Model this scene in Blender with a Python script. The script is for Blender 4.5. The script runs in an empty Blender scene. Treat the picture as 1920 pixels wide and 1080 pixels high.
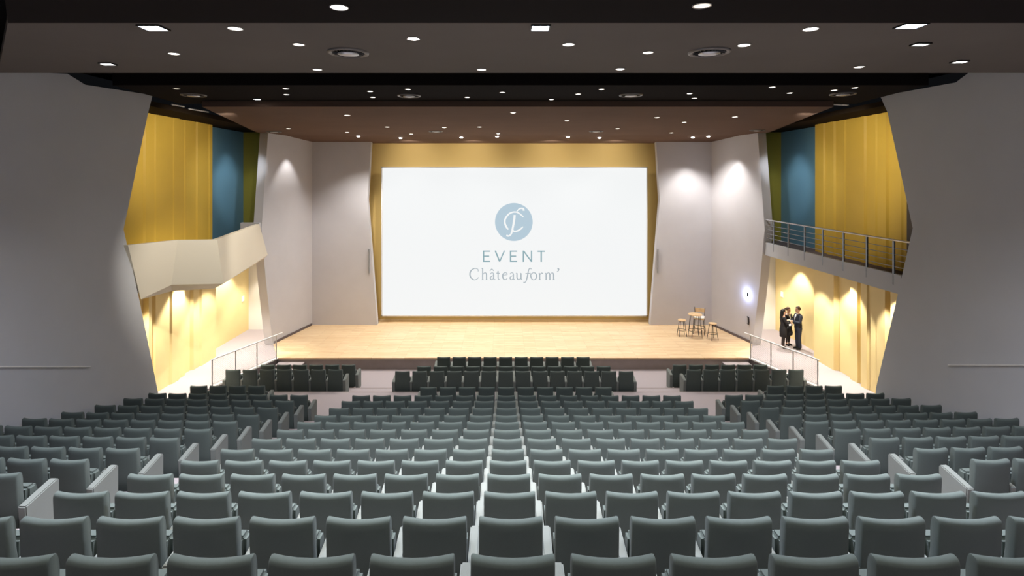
import bpy, bmesh, math, random
from mathutils import Vector, Matrix
random.seed(7)
S = bpy.context.scene
COL = S.collection
PI = math.pi

# ------------------------------------------------------------------ camera, world, exposure
EYE = 7.46                       # eye height above the pit floor
cam_d = bpy.data.cameras.new('camera'); cam = bpy.data.objects.new('camera', cam_d); COL.objects.link(cam)
cam.location = (0, 0, EYE); cam.rotation_euler = (PI/2, 0, 0)
cam_d.sensor_width = 36; cam_d.lens = 18.75; cam_d.shift_x = 0.0073; cam_d.shift_y = -0.1068
cam_d.clip_start = 0.05; cam_d.clip_end = 200
S.camera = cam
w = bpy.data.worlds.new('world'); S.world = w; w.use_nodes = True
w.node_tree.nodes['Background'].inputs[0].default_value = (0.6, 0.65, 0.75, 1)
w.node_tree.nodes['Background'].inputs[1].default_value = 0.006
S.view_settings.view_transform = 'Standard'; S.view_settings.look = 'None'
S.view_settings.gamma = 1; S.view_settings.use_curve_mapping = False
S.view_settings.exposure = 0.0

P_NEAR, P_ROW, P_MID, P_BACK, P_STAGE, P_WASH, P_COR, P_BALC = 400, 150, 105, 270, 1300, 210, 580, 150   # lamp watts

def lamp(kind, loc, power, color=(1, .955, .90), size=.08, rot=(0, 0, 0), spot=110, blend=.6, parent=None, name='lamp_light'):
    d = bpy.data.lights.new(name, kind); d.energy = power; d.color = color
    if kind == 'AREA': d.size = size; d.shape = 'DISK'
    else: d.shadow_soft_size = size
    if kind == 'SPOT': d.spot_size = math.radians(spot); d.spot_blend = blend
    o = bpy.data.objects.new(name, d); COL.objects.link(o)
    o.location = loc; o.rotation_euler = rot
    if parent: o.parent = parent
    return o

def aim(name, loc, tgt, power, spot, color=(1, .93, .82)):
    d = Vector(tgt)-Vector(loc)
    o = lamp('SPOT', loc, power, color=color, size=.08, spot=spot, blend=.9, name=name)
    o.rotation_euler = d.to_track_quat('-Z', 'Y').to_euler(); return o

# ------------------------------------------------------------------ materials
def mat(name, col, rough=.7, metal=0, noise=None, bump=0, bscale=200, emit=0, spec=.4, sheen=0):
    m = bpy.data.materials.new(name); m.use_nodes = True
    nt = m.node_tree; b = nt.nodes['Principled BSDF']
    b.inputs['Base Color'].default_value = (*col, 1); b.inputs['Roughness'].default_value = rough
    b.inputs['Metallic'].default_value = metal; b.inputs['Specular IOR Level'].default_value = spec
    if sheen: b.inputs['Sheen Weight'].default_value = sheen; b.inputs['Sheen Roughness'].default_value = .5
    if emit:
        b.inputs['Emission Color'].default_value = (*col, 1); b.inputs['Emission Strength'].default_value = emit
    tc = nt.nodes.new('ShaderNodeTexCoord')
    if noise:
        sc, amt = noise
        n = nt.nodes.new('ShaderNodeTexNoise'); n.inputs['Scale'].default_value = sc; n.inputs['Detail'].default_value = 5
        nt.links.new(tc.outputs['Object'], n.inputs['Vector'])
        r = nt.nodes.new('ShaderNodeValToRGB')
        r.color_ramp.elements[0].position = .3; r.color_ramp.elements[1].position = .7
        r.color_ramp.elements[0].color = (*[c*(1-amt) for c in col], 1)
        r.color_ramp.elements[1].color = (*[min(1, c*(1+amt)) for c in col], 1)
        nt.links.new(n.outputs['Fac'], r.inputs['Fac']); nt.links.new(r.outputs['Color'], b.inputs['Base Color'])
    if bump:
        n = nt.nodes.new('ShaderNodeTexNoise'); n.inputs['Scale'].default_value = bscale
        nt.links.new(tc.outputs['Object'], n.inputs['Vector'])
        bp = nt.nodes.new('ShaderNodeBump'); bp.inputs['Strength'].default_value = bump; bp.inputs['Distance'].default_value = .003
        nt.links.new(n.outputs['Fac'], bp.inputs['Height']); nt.links.new(bp.outputs['Normal'], b.inputs['Normal'])
    return m

M = {}
M['wall'] = mat('grey_wall_paint', (.50, .515, .545), .75, noise=(1.2, .02), spec=.25)
M['stagewall'] = mat('light_grey_wall_paint', (.60, .59, .62), .75, noise=(1.2, .02), spec=.25)
M['white'] = mat('white_paint', (.78, .77, .74), .6)
M['yellow'] = mat('yellow_wall_paint', (.66, .44, .075), .6, noise=(1.5, .02), spec=.25)
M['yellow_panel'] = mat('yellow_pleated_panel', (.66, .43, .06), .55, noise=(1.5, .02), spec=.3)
M['yellow_lit'] = mat('light_paled_passage_yellow', (.82, .65, .31), .6, noise=(1.5, .02), spec=.25)  # wall yellow paled so its colour carries the strong passage light
M['gold'] = mat('golden_wall_paint', (.74, .52, .19), .6, spec=.2)
M['blue'] = mat('petrol_blue_paint', (.15, .31, .42), .35, spec=.5)
M['olive'] = mat('olive_paint', (.32, .27, .035), .6)
M['brown'] = mat('dark_brown_panel', (.07, .045, .02), .5)
M['soffit'] = mat('dark_soffit_paint', (.022, .014, .008), .9, spec=.05)
M['cream'] = mat('cream_parapet_paint', (.74, .68, .56), .65)
M['ceil_taupe'] = mat('taupe_ceiling_paint', (.112, .096, .080), .9, noise=(.6, .06), spec=.12)
M['ceil_brown'] = mat('brown_ceiling_paint', (.135, .085, .062), .9, noise=(.6, .06), spec=.12)
M['ceil_dark'] = mat('dark_ceiling_paint', (.014, .0115, .0105), .9, spec=.03)
M['void'] = mat('black_void_paint', (.006, .006, .007), .9, spec=.03)
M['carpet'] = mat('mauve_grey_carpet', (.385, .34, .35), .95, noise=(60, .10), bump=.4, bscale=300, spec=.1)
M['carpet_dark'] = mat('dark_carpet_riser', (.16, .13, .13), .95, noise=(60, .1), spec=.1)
M['fascia'] = mat('brown_grey_stage_fascia', (.30, .25, .235), .7, noise=(3, .06))
M['fabric'] = mat('grey_green_fabric', (.088, .108, .099), .9, noise=(400, .12), bump=.5, bscale=900, spec=.2, sheen=.08)
M['fabric_arm'] = mat('light_grey_green_fabric', (.185, .20, .185), .9, noise=(400, .1), bump=.4, bscale=900, spec=.2, sheen=.08)
M['black_metal'] = mat('black_metal', (.012, .012, .012), .4, metal=.3)
M['steel'] = mat('brushed_steel', (.55, .56, .58), .35, metal=.8)
M['rail_grey'] = mat('grey_rail_metal', (.25, .27, .30), .4, metal=.4)
M['white_metal'] = mat('white_lacquered_metal', (.75, .74, .72), .4)
M['birch'] = mat('light_birch_wood', (.75, .52, .28), .5, noise=(8, .12))
M['cushion'] = mat('white_cushion', (.8, .78, .74), .8)
M['lamp_glass'] = mat('downlight_diffuser', (1, .93, .84), .5, emit=6)
M['lamp_dim'] = mat('dim_downlight_diffuser', (1, .88, .72), .5, emit=1.0)
M['lamp_bright'] = mat('bright_downlight_diffuser', (1, .96, .93), .5, emit=30)
M['led_blue'] = mat('blue_white_led_panel', (.55, .68, 1), .5, emit=30)
M['trim_ring'] = mat('lamp_ring', (.35, .33, .3), .5)
M['trim_dark'] = mat('dark_vent_metal', (.13, .12, .11), .4, metal=.4)
M['skin'] = mat('skin', (.62, .38, .27), .5)
M['suit_navy'] = mat('navy_suit_cloth', (.020, .024, .040), .8)
M['suit_black'] = mat('black_suit_cloth', (.016, .015, .017), .8)
M['shirt'] = mat('white_shirt_cloth', (.8, .8, .8), .8)
M['hair_black'] = mat('black_hair', (.006, .005, .005), .5)
M['hair_brown'] = mat('brown_hair', (.06, .03, .015), .5)
M['tights'] = mat('dark_tights', (.03, .022, .02), .6)
M['shoe'] = mat('black_shoe_leather', (.01, .01, .01), .3)
M['lip'] = mat('lips', (.4, .12, .1), .5)
M['paper'] = mat('white_paper', (.85, .85, .85), .7)
M['screen'] = mat('screen_picture', (.925, .945, .95), .5, emit=.95)
M['screen'].node_tree.nodes['Principled BSDF'].inputs['Base Color'].default_value = (.02, .02, .02, 1)
M['logo_disc'] = mat('logo_pale_blue', (.46, .60, .70), .5, emit=.95)
M['logo_text'] = mat('logo_grey_blue', (.27, .42, .47), .5, emit=.95)
M['logo_text_pale'] = mat('logo_pale_grey', (.40, .47, .52), .5, emit=.95)
for k in ('logo_disc', 'logo_text', 'logo_text_pale'):
    M[k].node_tree.nodes['Principled BSDF'].inputs['Base Color'].default_value = (.02, .02, .02, 1)
M['frame_white'] = mat('screen_frame_white', (.8, .8, .8), .5)

def wood_mat():
    m = bpy.data.materials.new('oak_stage_boards'); m.use_nodes = True
    nt = m.node_tree; b = nt.nodes['Principled BSDF']; b.inputs['Roughness'].default_value = .45
    tc = nt.nodes.new('ShaderNodeTexCoord')
    br = nt.nodes.new('ShaderNodeTexBrick'); br.inputs['Scale'].default_value = 1
    br.inputs['Color1'].default_value = (.74, .51, .28, 1); br.inputs['Color2'].default_value = (.84, .63, .39, 1)
    br.inputs['Mortar'].default_value = (.42, .26, .13, 1)
    br.inputs['Mortar Size'].default_value = .004; br.inputs['Brick Width'].default_value = 1.3; br.inputs['Row Height'].default_value = .11
    br.offset = .37; br.offset_frequency = 2
    nt.links.new(tc.outputs['Object'], br.inputs['Vector'])
    mp = nt.nodes.new('ShaderNodeMapping'); mp.inputs['Scale'].default_value = (1.2, 14, 1)
    n = nt.nodes.new('ShaderNodeTexNoise'); n.inputs['Scale'].default_value = 2; n.inputs['Detail'].default_value = 6
    nt.links.new(tc.outputs['Object'], mp.inputs['Vector']); nt.links.new(mp.outputs['Vector'], n.inputs['Vector'])
    mx = nt.nodes.new('ShaderNodeMixRGB'); mx.blend_type = 'OVERLAY'; mx.inputs['Fac'].default_value = .45
    nt.links.new(br.outputs['Color'], mx.inputs['Color1']); nt.links.new(n.outputs['Fac'], mx.inputs['Color2'])
    nt.links.new(mx.outputs['Color'], b.inputs['Base Color'])
    return m
M['wood'] = wood_mat()

# ------------------------------------------------------------------ mesh helpers
def link_mesh(name, me, m=None, parent=None, loc=None):
    o = bpy.data.objects.new(name, me); COL.objects.link(o)
    if m: me.materials.append(m)
    if parent: o.parent = parent
    if loc: o.location = loc
    return o
def obj(name, bm, m=None, parent=None, smooth=False, loc=None):
    me = bpy.data.meshes.new(name)
    bmesh.ops.recalc_face_normals(bm, faces=bm.faces)
    if smooth:
        for f in bm.faces: f.smooth = True
    bm.to_mesh(me); bm.free()
    return link_mesh(name, me, m, parent, loc)
def tag(o, label=None, cat=None, group=None, kind=None):
    if label: o['label'] = label
    if cat: o['category'] = cat
    if group: o['group'] = group
    if kind: o['kind'] = kind
    return o
def empty(name, loc=(0, 0, 0), rz=0):
    o = bpy.data.objects.new(name, None); COL.objects.link(o); o.location = loc; o.rotation_euler = (0, 0, rz); o.empty_display_size = .1
    return o
def struct(name, bm, m, parent=None, **k):
    o = obj(name, bm, m, parent, **k)
    if parent is None: o['kind'] = 'structure'
    return o
def box(bm, x0, x1, y0, y1, z0, z1, bev=0, seg=2):
    vs = [bm.verts.new((x, y, z)) for x in (x0, x1) for y in (y0, y1) for z in (z0, z1)]
    F = [(0, 1, 3, 2), (4, 6, 7, 5), (0, 4, 5, 1), (2, 3, 7, 6), (0, 2, 6, 4), (1, 5, 7, 3)]
    fs = [bm.faces.new([vs[i] for i in f]) for f in F]
    if bev:
        es = list({e for f in fs for e in f.edges})
        bmesh.ops.bevel(bm, geom=es, offset=bev, segments=seg, affect='EDGES', profile=.5)
    return bm
def B(*a, **k): return box(bmesh.new(), *a, **k)
def prism(bm, pts, off):
    """closed polygon pts (3D) swept by the vector off"""
    off = Vector(off)
    a = [bm.verts.new(p) for p in pts]; b = [bm.verts.new(Vector(p)+off) for p in pts]
    bm.faces.new(a); bm.faces.new(b[::-1])
    n = len(a)
    for i in range(n): bm.faces.new((a[i], a[(i+1) % n], b[(i+1) % n], b[i]))
    return bm
def tube(bm, p, q, r, n=8, r2=None):
    p, q = Vector(p), Vector(q); d = (q-p)
    if d.length < 1e-6: return bm
    d.normalize(); up = Vector((0, 0, 1)) if abs(d.z) < .9 else Vector((1, 0, 0))
    u = d.cross(up).normalized(); v = d.cross(u)
    r2 = r if r2 is None else r2
    A = [bm.verts.new(p+(u*math.cos(2*PI*i/n)+v*math.sin(2*PI*i/n))*r) for i in range(n)]
    C = [bm.verts.new(q+(u*math.cos(2*PI*i/n)+v*math.sin(2*PI*i/n))*r2) for i in range(n)]
    for i in range(n): bm.faces.new((A[i], A[(i+1) % n], C[(i+1) % n], C[i]))
    bm.faces.new(A[::-1]); bm.faces.new(C)
    return bm
def lathe(bm, prof, n=24, c=(0, 0, 0)):
    rings = []
    for r, z in prof:
        rings.append([bm.verts.new((c[0]+r*math.cos(2*PI*i/n), c[1]+r*math.sin(2*PI*i/n), c[2]+z)) for i in range(n)] if r > 1e-5 else [bm.verts.new((c[0], c[1], c[2]+z))])
    for a, b in zip(rings, rings[1:]):
        if len(a) == 1 and len(b) == 1: continue
        for i in range(n):
            j = (i+1) % n
            if len(a) == 1: bm.faces.new((a[0], b[j], b[i]))
            elif len(b) == 1: bm.faces.new((a[i], a[j], b[0]))
            else: bm.faces.new((a[i], a[j], b[j], b[i]))
    return bm
def ring(bm, c, R, r, n=24, m=6):
    V = [[bm.verts.new((c[0]+(R+r*math.cos(2*PI*j/m))*math.cos(2*PI*i/n), c[1]+(R+r*math.cos(2*PI*j/m))*math.sin(2*PI*i/n), c[2]+r*math.sin(2*PI*j/m))) for j in range(m)] for i in range(n)]
    for i in range(n):
        for j in range(m):
            bm.faces.new((V[i][j], V[(i+1) % n][j], V[(i+1) % n][(j+1) % m], V[i][(j+1) % m]))
    return bm
def at(px, py, y):     # a photograph point at distance y
    return Vector(((px-946)*y/1000, y, EYE-(py-335)*y/1000))
ORD = ['first', 'second', 'third', 'fourth', 'fifth', 'sixth', 'seventh', 'eighth', 'ninth', 'tenth', 'eleventh', 'twelfth', 'thirteenth', 'fourteenth', 'fifteenth', 'sixteenth', 'seventeenth', 'eighteenth', 'nineteenth', 'twentieth']

# ------------------------------------------------------------------ hall geometry
AX = .35                       # hall axis
WL, WR = -10.0, 10.7           # main side walls
OL, OR = -11.5, 12.2           # outer walls of the side passages
FL = .45                       # cross aisle and passage level
ROWS_TOP = [7.46-d for d in (2.147, 2.545, 2.924, 3.295, 3.654, 3.999, 4.315, 4.623, 4.922, 5.218, 5.472, 5.711, 5.962, 6.115)]
ROW_Y = [3.015+.969*k for k in range(14)]
CH = .90                       # seat height
ROW_Z = [t-CH for t in ROWS_TOP]

# raked floor: one stepped solid
pts = [(-4.0, ROW_Z[0]+1.2), (1.0, ROW_Z[0]+1.2), (1.0, ROW_Z[0]+.45), (2.02, ROW_Z[0]+.45), (2.02, ROW_Z[0])]
for k in range(13):
    e = ROW_Y[k+1]-.10
    pts += [(e, ROW_Z[k]), (e, ROW_Z[k+1] if k < 12 else FL)]
pts += [(17.52, FL), (17.52, .18), (18.55, .18), (18.55, 0), (20.9, 0), (20.9, -.4), (-4.0, -.4)]
struct('floor', prism(bmesh.new(), [(WL-.05, y, z) for y, z in pts], (WR-WL+.1, 0, 0)), M['carpet'])
# thin carpet edge nosing on the pit steps
struct('trim_1', B(WL, WR, 17.49, 17.53, FL-.03, FL+.006), M['fascia'])
struct('trim_2', B(WL, WR, 18.52, 18.56, .15, .186), M['fascia'])
# passages at the sides, level with the stage
def passage(sx, name):
    f = (lambda x: x) if sx < 0 else (lambda x: 2*AX-x)
    P = [(-9.98, 14.6), (-11.95, 14.6), (-11.95, 25.2), (-9.2, 25.2), (-9.8, 22.6), (-8.90, 20.86), (-9.86, 17.9), (-9.98, 17.5)]
    struct(name, prism(bmesh.new(), [(f(x), y, -.4) for x, y in P], (0, 0, FL+.4)), M['carpet'])
    # dark lined retaining face towards the pit
    Q = [(-9.86, 17.9), (-8.90, 20.86), (-8.87, 20.85), (-9.83, 17.89)]
    struct('trim_3' if sx < 0 else 'trim_4', prism(bmesh.new(), [(f(x), y, 0) for x, y in Q], (0, 0, FL-.03)), M['carpet_dark'])
    K = [(-9.88, 17.9), (-8.92, 20.86), (-8.84, 20.85), (-9.80, 17.89)]
    struct('trim_5' if sx < 0 else 'trim_6', prism(bmesh.new(), [(f(x), y, FL-.035) for x, y in K], (0, 0, .05)), M['white'])
passage(-1, 'floor_left'); passage(1, 'floor_right')

# stage
SZ = .46
P = [(-8.88, 20.84), (9.58, 20.84), (10.5, 22.6), (10.0, 26.8), (-9.3, 26.8), (-9.8, 22.6)]
struct('floor_stage', prism(bmesh.new(), [(x, y, SZ-.06) for x, y in P], (0, 0, .06)), M['wood'])
struct('wall_stage_front', B(-8.88, 9.58, 20.86, 20.95, -.05, SZ-.06), M['fascia'])

# stage side walls (leaning free edges)
def stage_side(sx, name):
    f = (lambda x: x) if sx < 0 else (lambda x: 2*AX-x)
    X = lambda y: -9.2+.2069*(y-25.5)
    Q = [(25.5, .40), (22.58, .40), (22.1, 3.4), (21.85, 5.38), (22.27, 9.45), (25.5, 9.45)]
    struct(name, prism(bmesh.new(), [(f(X(y)), y, z) for y, z in Q], ((-.34 if sx < 0 else .34), 0, 0)), M['stagewall'])
    q = [(25.45, SZ), (22.62, SZ), (22.62, SZ+.10), (25.45, SZ+.10)]
    struct('baseboard_left' if sx < 0 else 'baseboard_right', prism(bmesh.new(), [(f(X(y)+.012), y, z) for y, z in q], ((.02 if sx < 0 else -.02), 0, 0)), M['carpet_dark'])
stage_side(-1, 'wall_stage_left'); stage_side(1, 'wall_stage_right')
# grey panels flanking the screen
def flank(sx, name):
    f = (lambda x: x) if sx < 0 else (lambda x: 2*AX+.17-x)
    Q = [(-9.25, .40), (-6.09, .40), (-6.55, 6.44), (-6.36, 9.6), (-9.25, 9.6)]
    struct(name, prism(bmesh.new(), [(f(x), 25.5, z) for x, z in Q], (0, .3, 0)), M['stagewall'])
flank(-1, 'wall_flank_left'); flank(1, 'wall_flank_right')
struct('wall_back', B(-9.4, 10.1, 26.6, 26.8, .3, 9.8), M['gold'])
for i, sx in enumerate((-1, 1)):        # little steel strip on each flank edge
    x = -6.47 if sx < 0 else 7.32
    struct('trim_%d' % (7+i), B(x-.025, x+.025, 25.42, 25.5, 2.95, 4.1), M['steel'])

# main side walls with the big angular opening
def main_wall(sx, name):
    if sx < 0:
        x = WL; Q = [(-4, -.3), (15.6, -.3), (15.5, .9), (14.6, 4.15), (14.0, 6.13), (14.98, 9.35), (15.15, 9.83), (12.72, 9.70), (12.2, 9.86), (10.5, 9.58), (-4, 9.7)]
    else:
        x = WR; Q = [(-4, -.3), (15.45, -.3), (15.37, 1.4), (14.5, 4.35), (13.98, 6.16), (14.9, 9.31), (15.19, 9.81), (12.65, 9.74), (12.3, 9.90), (11.6, 9.83), (-4, 9.75)]
    struct(name, prism(bmesh.new(), [(x, y, z) for y, z in Q], ((-.12 if sx < 0 else .12), 0, 0)), M['wall'])
    # raked ledge along the wall
    if sx < 0: a, b = (x+.03, 9.0, 4.28), (x+.03, 12.84, 2.93)
    else: a, b = (x-.03, 12.83, 2.97), (x-.03, 9.4, 4.17)
    o = obj('wall_rail', tube(bmesh.new(), a, b, .011), M['white_metal'])
    tag(o, 'slim pale rail sloping along the big grey side wall %s' % ('beside the angular balcony' if sx < 0 else 'beside the steel balcony railing'), 'rail')
main_wall(-1, 'wall_left'); main_wall(1, 'wall_right')
struct('wall_rear', B(WL-.1, WR+.1, -4.2, -4.0, 0, 10.5), M['wall'])

# pleated yellow outer walls
def pleat(x, y0, y1, z0, z1, sgn, name, m, seed=1, dps=(0, .1, .16)):
    rnd = random.Random(seed); y = y0; prof = [(x, y0)]
    while y < y1-.15:
        w_ = rnd.choice((.16, .22, .30, .38)); dpt = rnd.choice(dps)
        g = rnd.uniform(.03, .06)
        y = min(y+w_, y1); prof.append((x-sgn*dpt*0+(-sgn)*0+prof[-1][0]-x, y))
        nx = x+(-sgn)*dpt
        y = min(y+g, y1); prof.append((nx, y))
    prof.append((prof[-1][0], y1))
    bm = bmesh.new()
    lo = [bm.verts.new((px_, py_, z0)) for px_, py_ in prof]; hi = [bm.verts.new((px_, py_, z1)) for px_, py_ in prof]
    for i in range(len(prof)-1): bm.faces.new((lo[i], lo[i+1], hi[i+1], hi[i]))
    bx0, bx1 = (x-.35, x-.25) if sgn < 0 else (x+.25, x+.35)
    # closed back so the panel has real thickness
    bl = [bm.verts.new((bx0 if sgn < 0 else bx1, yy, z0)) for yy in (y0, y1)]; bh = [bm.verts.new((bx0 if sgn < 0 else bx1, yy, z1)) for yy in (y0, y1)]
    bm.faces.new((bl[0], bh[0], bh[1], bl[1]))
    bm.faces.new((lo[0], hi[0], bh[0], bl[0])); bm.faces.new((lo[-1], bl[1], bh[1], hi[-1]))
    bm.faces.new(lo+[bl[1], bl[0]]); bm.faces.new(hi+[bh[1], bh[0]])
    struct(name, bm, m)
ZT = 9.57
pleat(OL, 14.4, 20.95, FL-.4, 4.3, -1, 'wall_passage_left', M['yellow_lit'], 3)
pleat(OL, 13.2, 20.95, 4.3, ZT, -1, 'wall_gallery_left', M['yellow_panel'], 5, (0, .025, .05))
pleat(OR, 14.4, 20.75, FL-.4, 4.3, 1, 'wall_passage_right', M['yellow_lit'], 8)
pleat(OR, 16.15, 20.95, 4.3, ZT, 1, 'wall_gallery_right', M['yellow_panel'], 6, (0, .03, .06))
struct('wall_gallery_end_right', B(OR-.02, OR+.3, 12.8, 16.15, 4.3, ZT), M['brown'])
struct('wall_gallery_end_left', B(OL-.30, OL+.02, 12.0, 13.2, 4.3, ZT), M['brown'])
for sx in (-1, 1):
    f = (lambda x: x) if sx < 0 else (lambda x: 2*AX-x)
    nm = 'left' if sx < 0 else 'right'
    def bb(x0, x1, *r): a, b = sorted((f(x0), f(x1))); return B(a, b, *r)
    struct('wall_passage_inner_'+nm, bb(-12.1, -11.9, 20.7, 25.0, FL-.4, 4.3), M['yellow_lit'])
    struct('wall_passage_end_'+nm, bb(-12.1, -9.4, 24.8, 25.0, FL-.4, 4.3), M['white'])
    struct('wall_gallery_blue_'+nm, bb(-12.1, -11.9, 20.9, 24.5, 4.3, ZT), M['blue'])
    struct('wall_gallery_olive_'+nm, bb(-11.95, -9.5, 24.3, 24.5, 4.3, ZT), M['olive'])
    # dark soffit above the gallery
    struct('ceiling_gallery_'+nm, bb(-12.3, -10.3, 15.3, 25.4, ZT, ZT+.15), M['soffit'])

# gallery slabs
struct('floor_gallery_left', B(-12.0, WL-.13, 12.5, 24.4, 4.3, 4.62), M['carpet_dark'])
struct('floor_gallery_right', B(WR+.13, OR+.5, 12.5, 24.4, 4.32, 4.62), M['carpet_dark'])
struct('trim_9', B(WR+.01, WR+.12, 14.40, 22.2, 4.32, 4.84), M['wall'])

# faceted balcony parapet on the left
def balcony():
    top = [(-9.98, 13.9, 5.68), (-9.62, 15.3, 5.68), (-8.44, 15.5, 5.71), (-9.98, 22.0, 5.71)]
    top = [at(240, 460, 13.98), at(333, 450, 15.2), at(407, 449, 15.6), at(486, 420, 20.6)]
    bot = [at(264, 561, 14.55), at(322, 534, 15.5), at(419, 532, 16.0), at(502, 478, 22.3)]
    keel = [at(266, 561, 14.9), at(322, 546, 15.9), at(402, 541, 16.5), at(496, 484, 22.2)]
    E0 = Vector((0, 0, EYE))
    def on_plane(px, py, a, b, c):
        n = (b-a).cross(c-a); d = at(px, py, 1)-E0
        return E0+d*((a-E0).dot(n)/d.dot(n))
    bot[0] = on_plane(264, 561, top[0], top[1], bot[1])
    bot[2] = on_plane(419, 532, top[1], top[2], bot[1])
    bot[3] = on_plane(502, 478, top[2], top[3], bot[2])
    print('balcony', [tuple(round(c, 2) for c in p) for p in top+bot])
    bm = bmesh.new()
    T = [bm.verts.new(p) for p in top]; Bt = [bm.verts.new(p) for p in bot]; K = [bm.verts.new(p) for p in keel]
    th = Vector((-.14, .02, 0))
    TI = [bm.verts.new(p+th) for p in top]; BI = [bm.verts.new(Vector((p.x-.16, p.y+.04, 4.63))) for p in bot]
    O = [bm.verts.new((-10.06, 14.9, 4.27)), bm.verts.new((-10.06, 22.2, 4.27))]
    for i in range(3):
        bm.faces.new((T[i], T[i+1], Bt[i+1], Bt[i])); bm.faces.new((Bt[i], Bt[i+1], K[i+1], K[i]))
        bm.faces.new((T[i], TI[i], TI[i+1], T[i+1])); bm.faces.new((TI[i], BI[i], BI[i+1], TI[i+1]))
    bm.faces.new((K[0], K[1], K[2], K[3], O[1], O[0]))
    bm.faces.new((BI[0], BI[1], BI[2], BI[3], O[1], O[0]))
    bm.faces.new((T[0], Bt[0], K[0], O[0], BI[0], TI[0])); bm.faces.new((T[3], TI[3], BI[3], O[1], K[3], Bt[3]))
    struct('wall_balcony', bm, M['cream'])
    # upstand block behind the far end of the parapet
    struct('trim_10', B(-10.75, -9.98, 21.7, 21.9, 4.6, 5.66), M['stagewall'])
balcony()

# ceiling
EXT = .12
def cpanel(name, h, poly, m, thick=.14):
    z = EYE+h
    struct(name, prism(bmesh.new(), [(x, y, z) for x, y in poly], (0, 0, thick)), m)
H0, H1, H2, H3 = 1.74, 1.80, 2.05, 1.90
cpanel('ceiling_panel_rear', H0, [(-4.2, -3.9), (4.9, -3.9), (5.98, 5.96), (-5.55, 5.96), (-4.86, 5.19)], M['ceil_dark'])
cpanel('ceiling_panel_front', H1, [(-5.48, 5.9), (6.02, 5.9), (10.6, 8.9), (10.68, 9.09), (-8.63, 9.09)], M['ceil_taupe'])
cpanel('ceiling_panel_middle', H2, [(-8.6, 11.7), (9.3, 11.7), (9.6, 14.6), (-8.9, 14.6)], M['ceil_dark'], .5)
cpanel('ceiling_panel_far', H3, [(-8.0, 14.1), (8.7, 14.1), (10.9, 22.0), (10.9, 23.4), (-10.2, 23.4), (-10.2, 22.0)], M['ceil_brown'], .16)
bm = bmesh.new()
prism(bm, [(-10.3, 23.4, EYE+H3), (-10.3, 26.0, EYE+1.72), (-10.3, 26.8, EYE+1.84), (-10.3, 26.8, EYE+2.2), (-10.3, 23.4, EYE+2.2)], (21.3, 0, 0))
struct('ceiling_band', bm, M['ceil_brown'])
struct('ceiling_void', B(-12.4, 13.1, -4.2, 27, 10.55, 10.7), M['void'])

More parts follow.
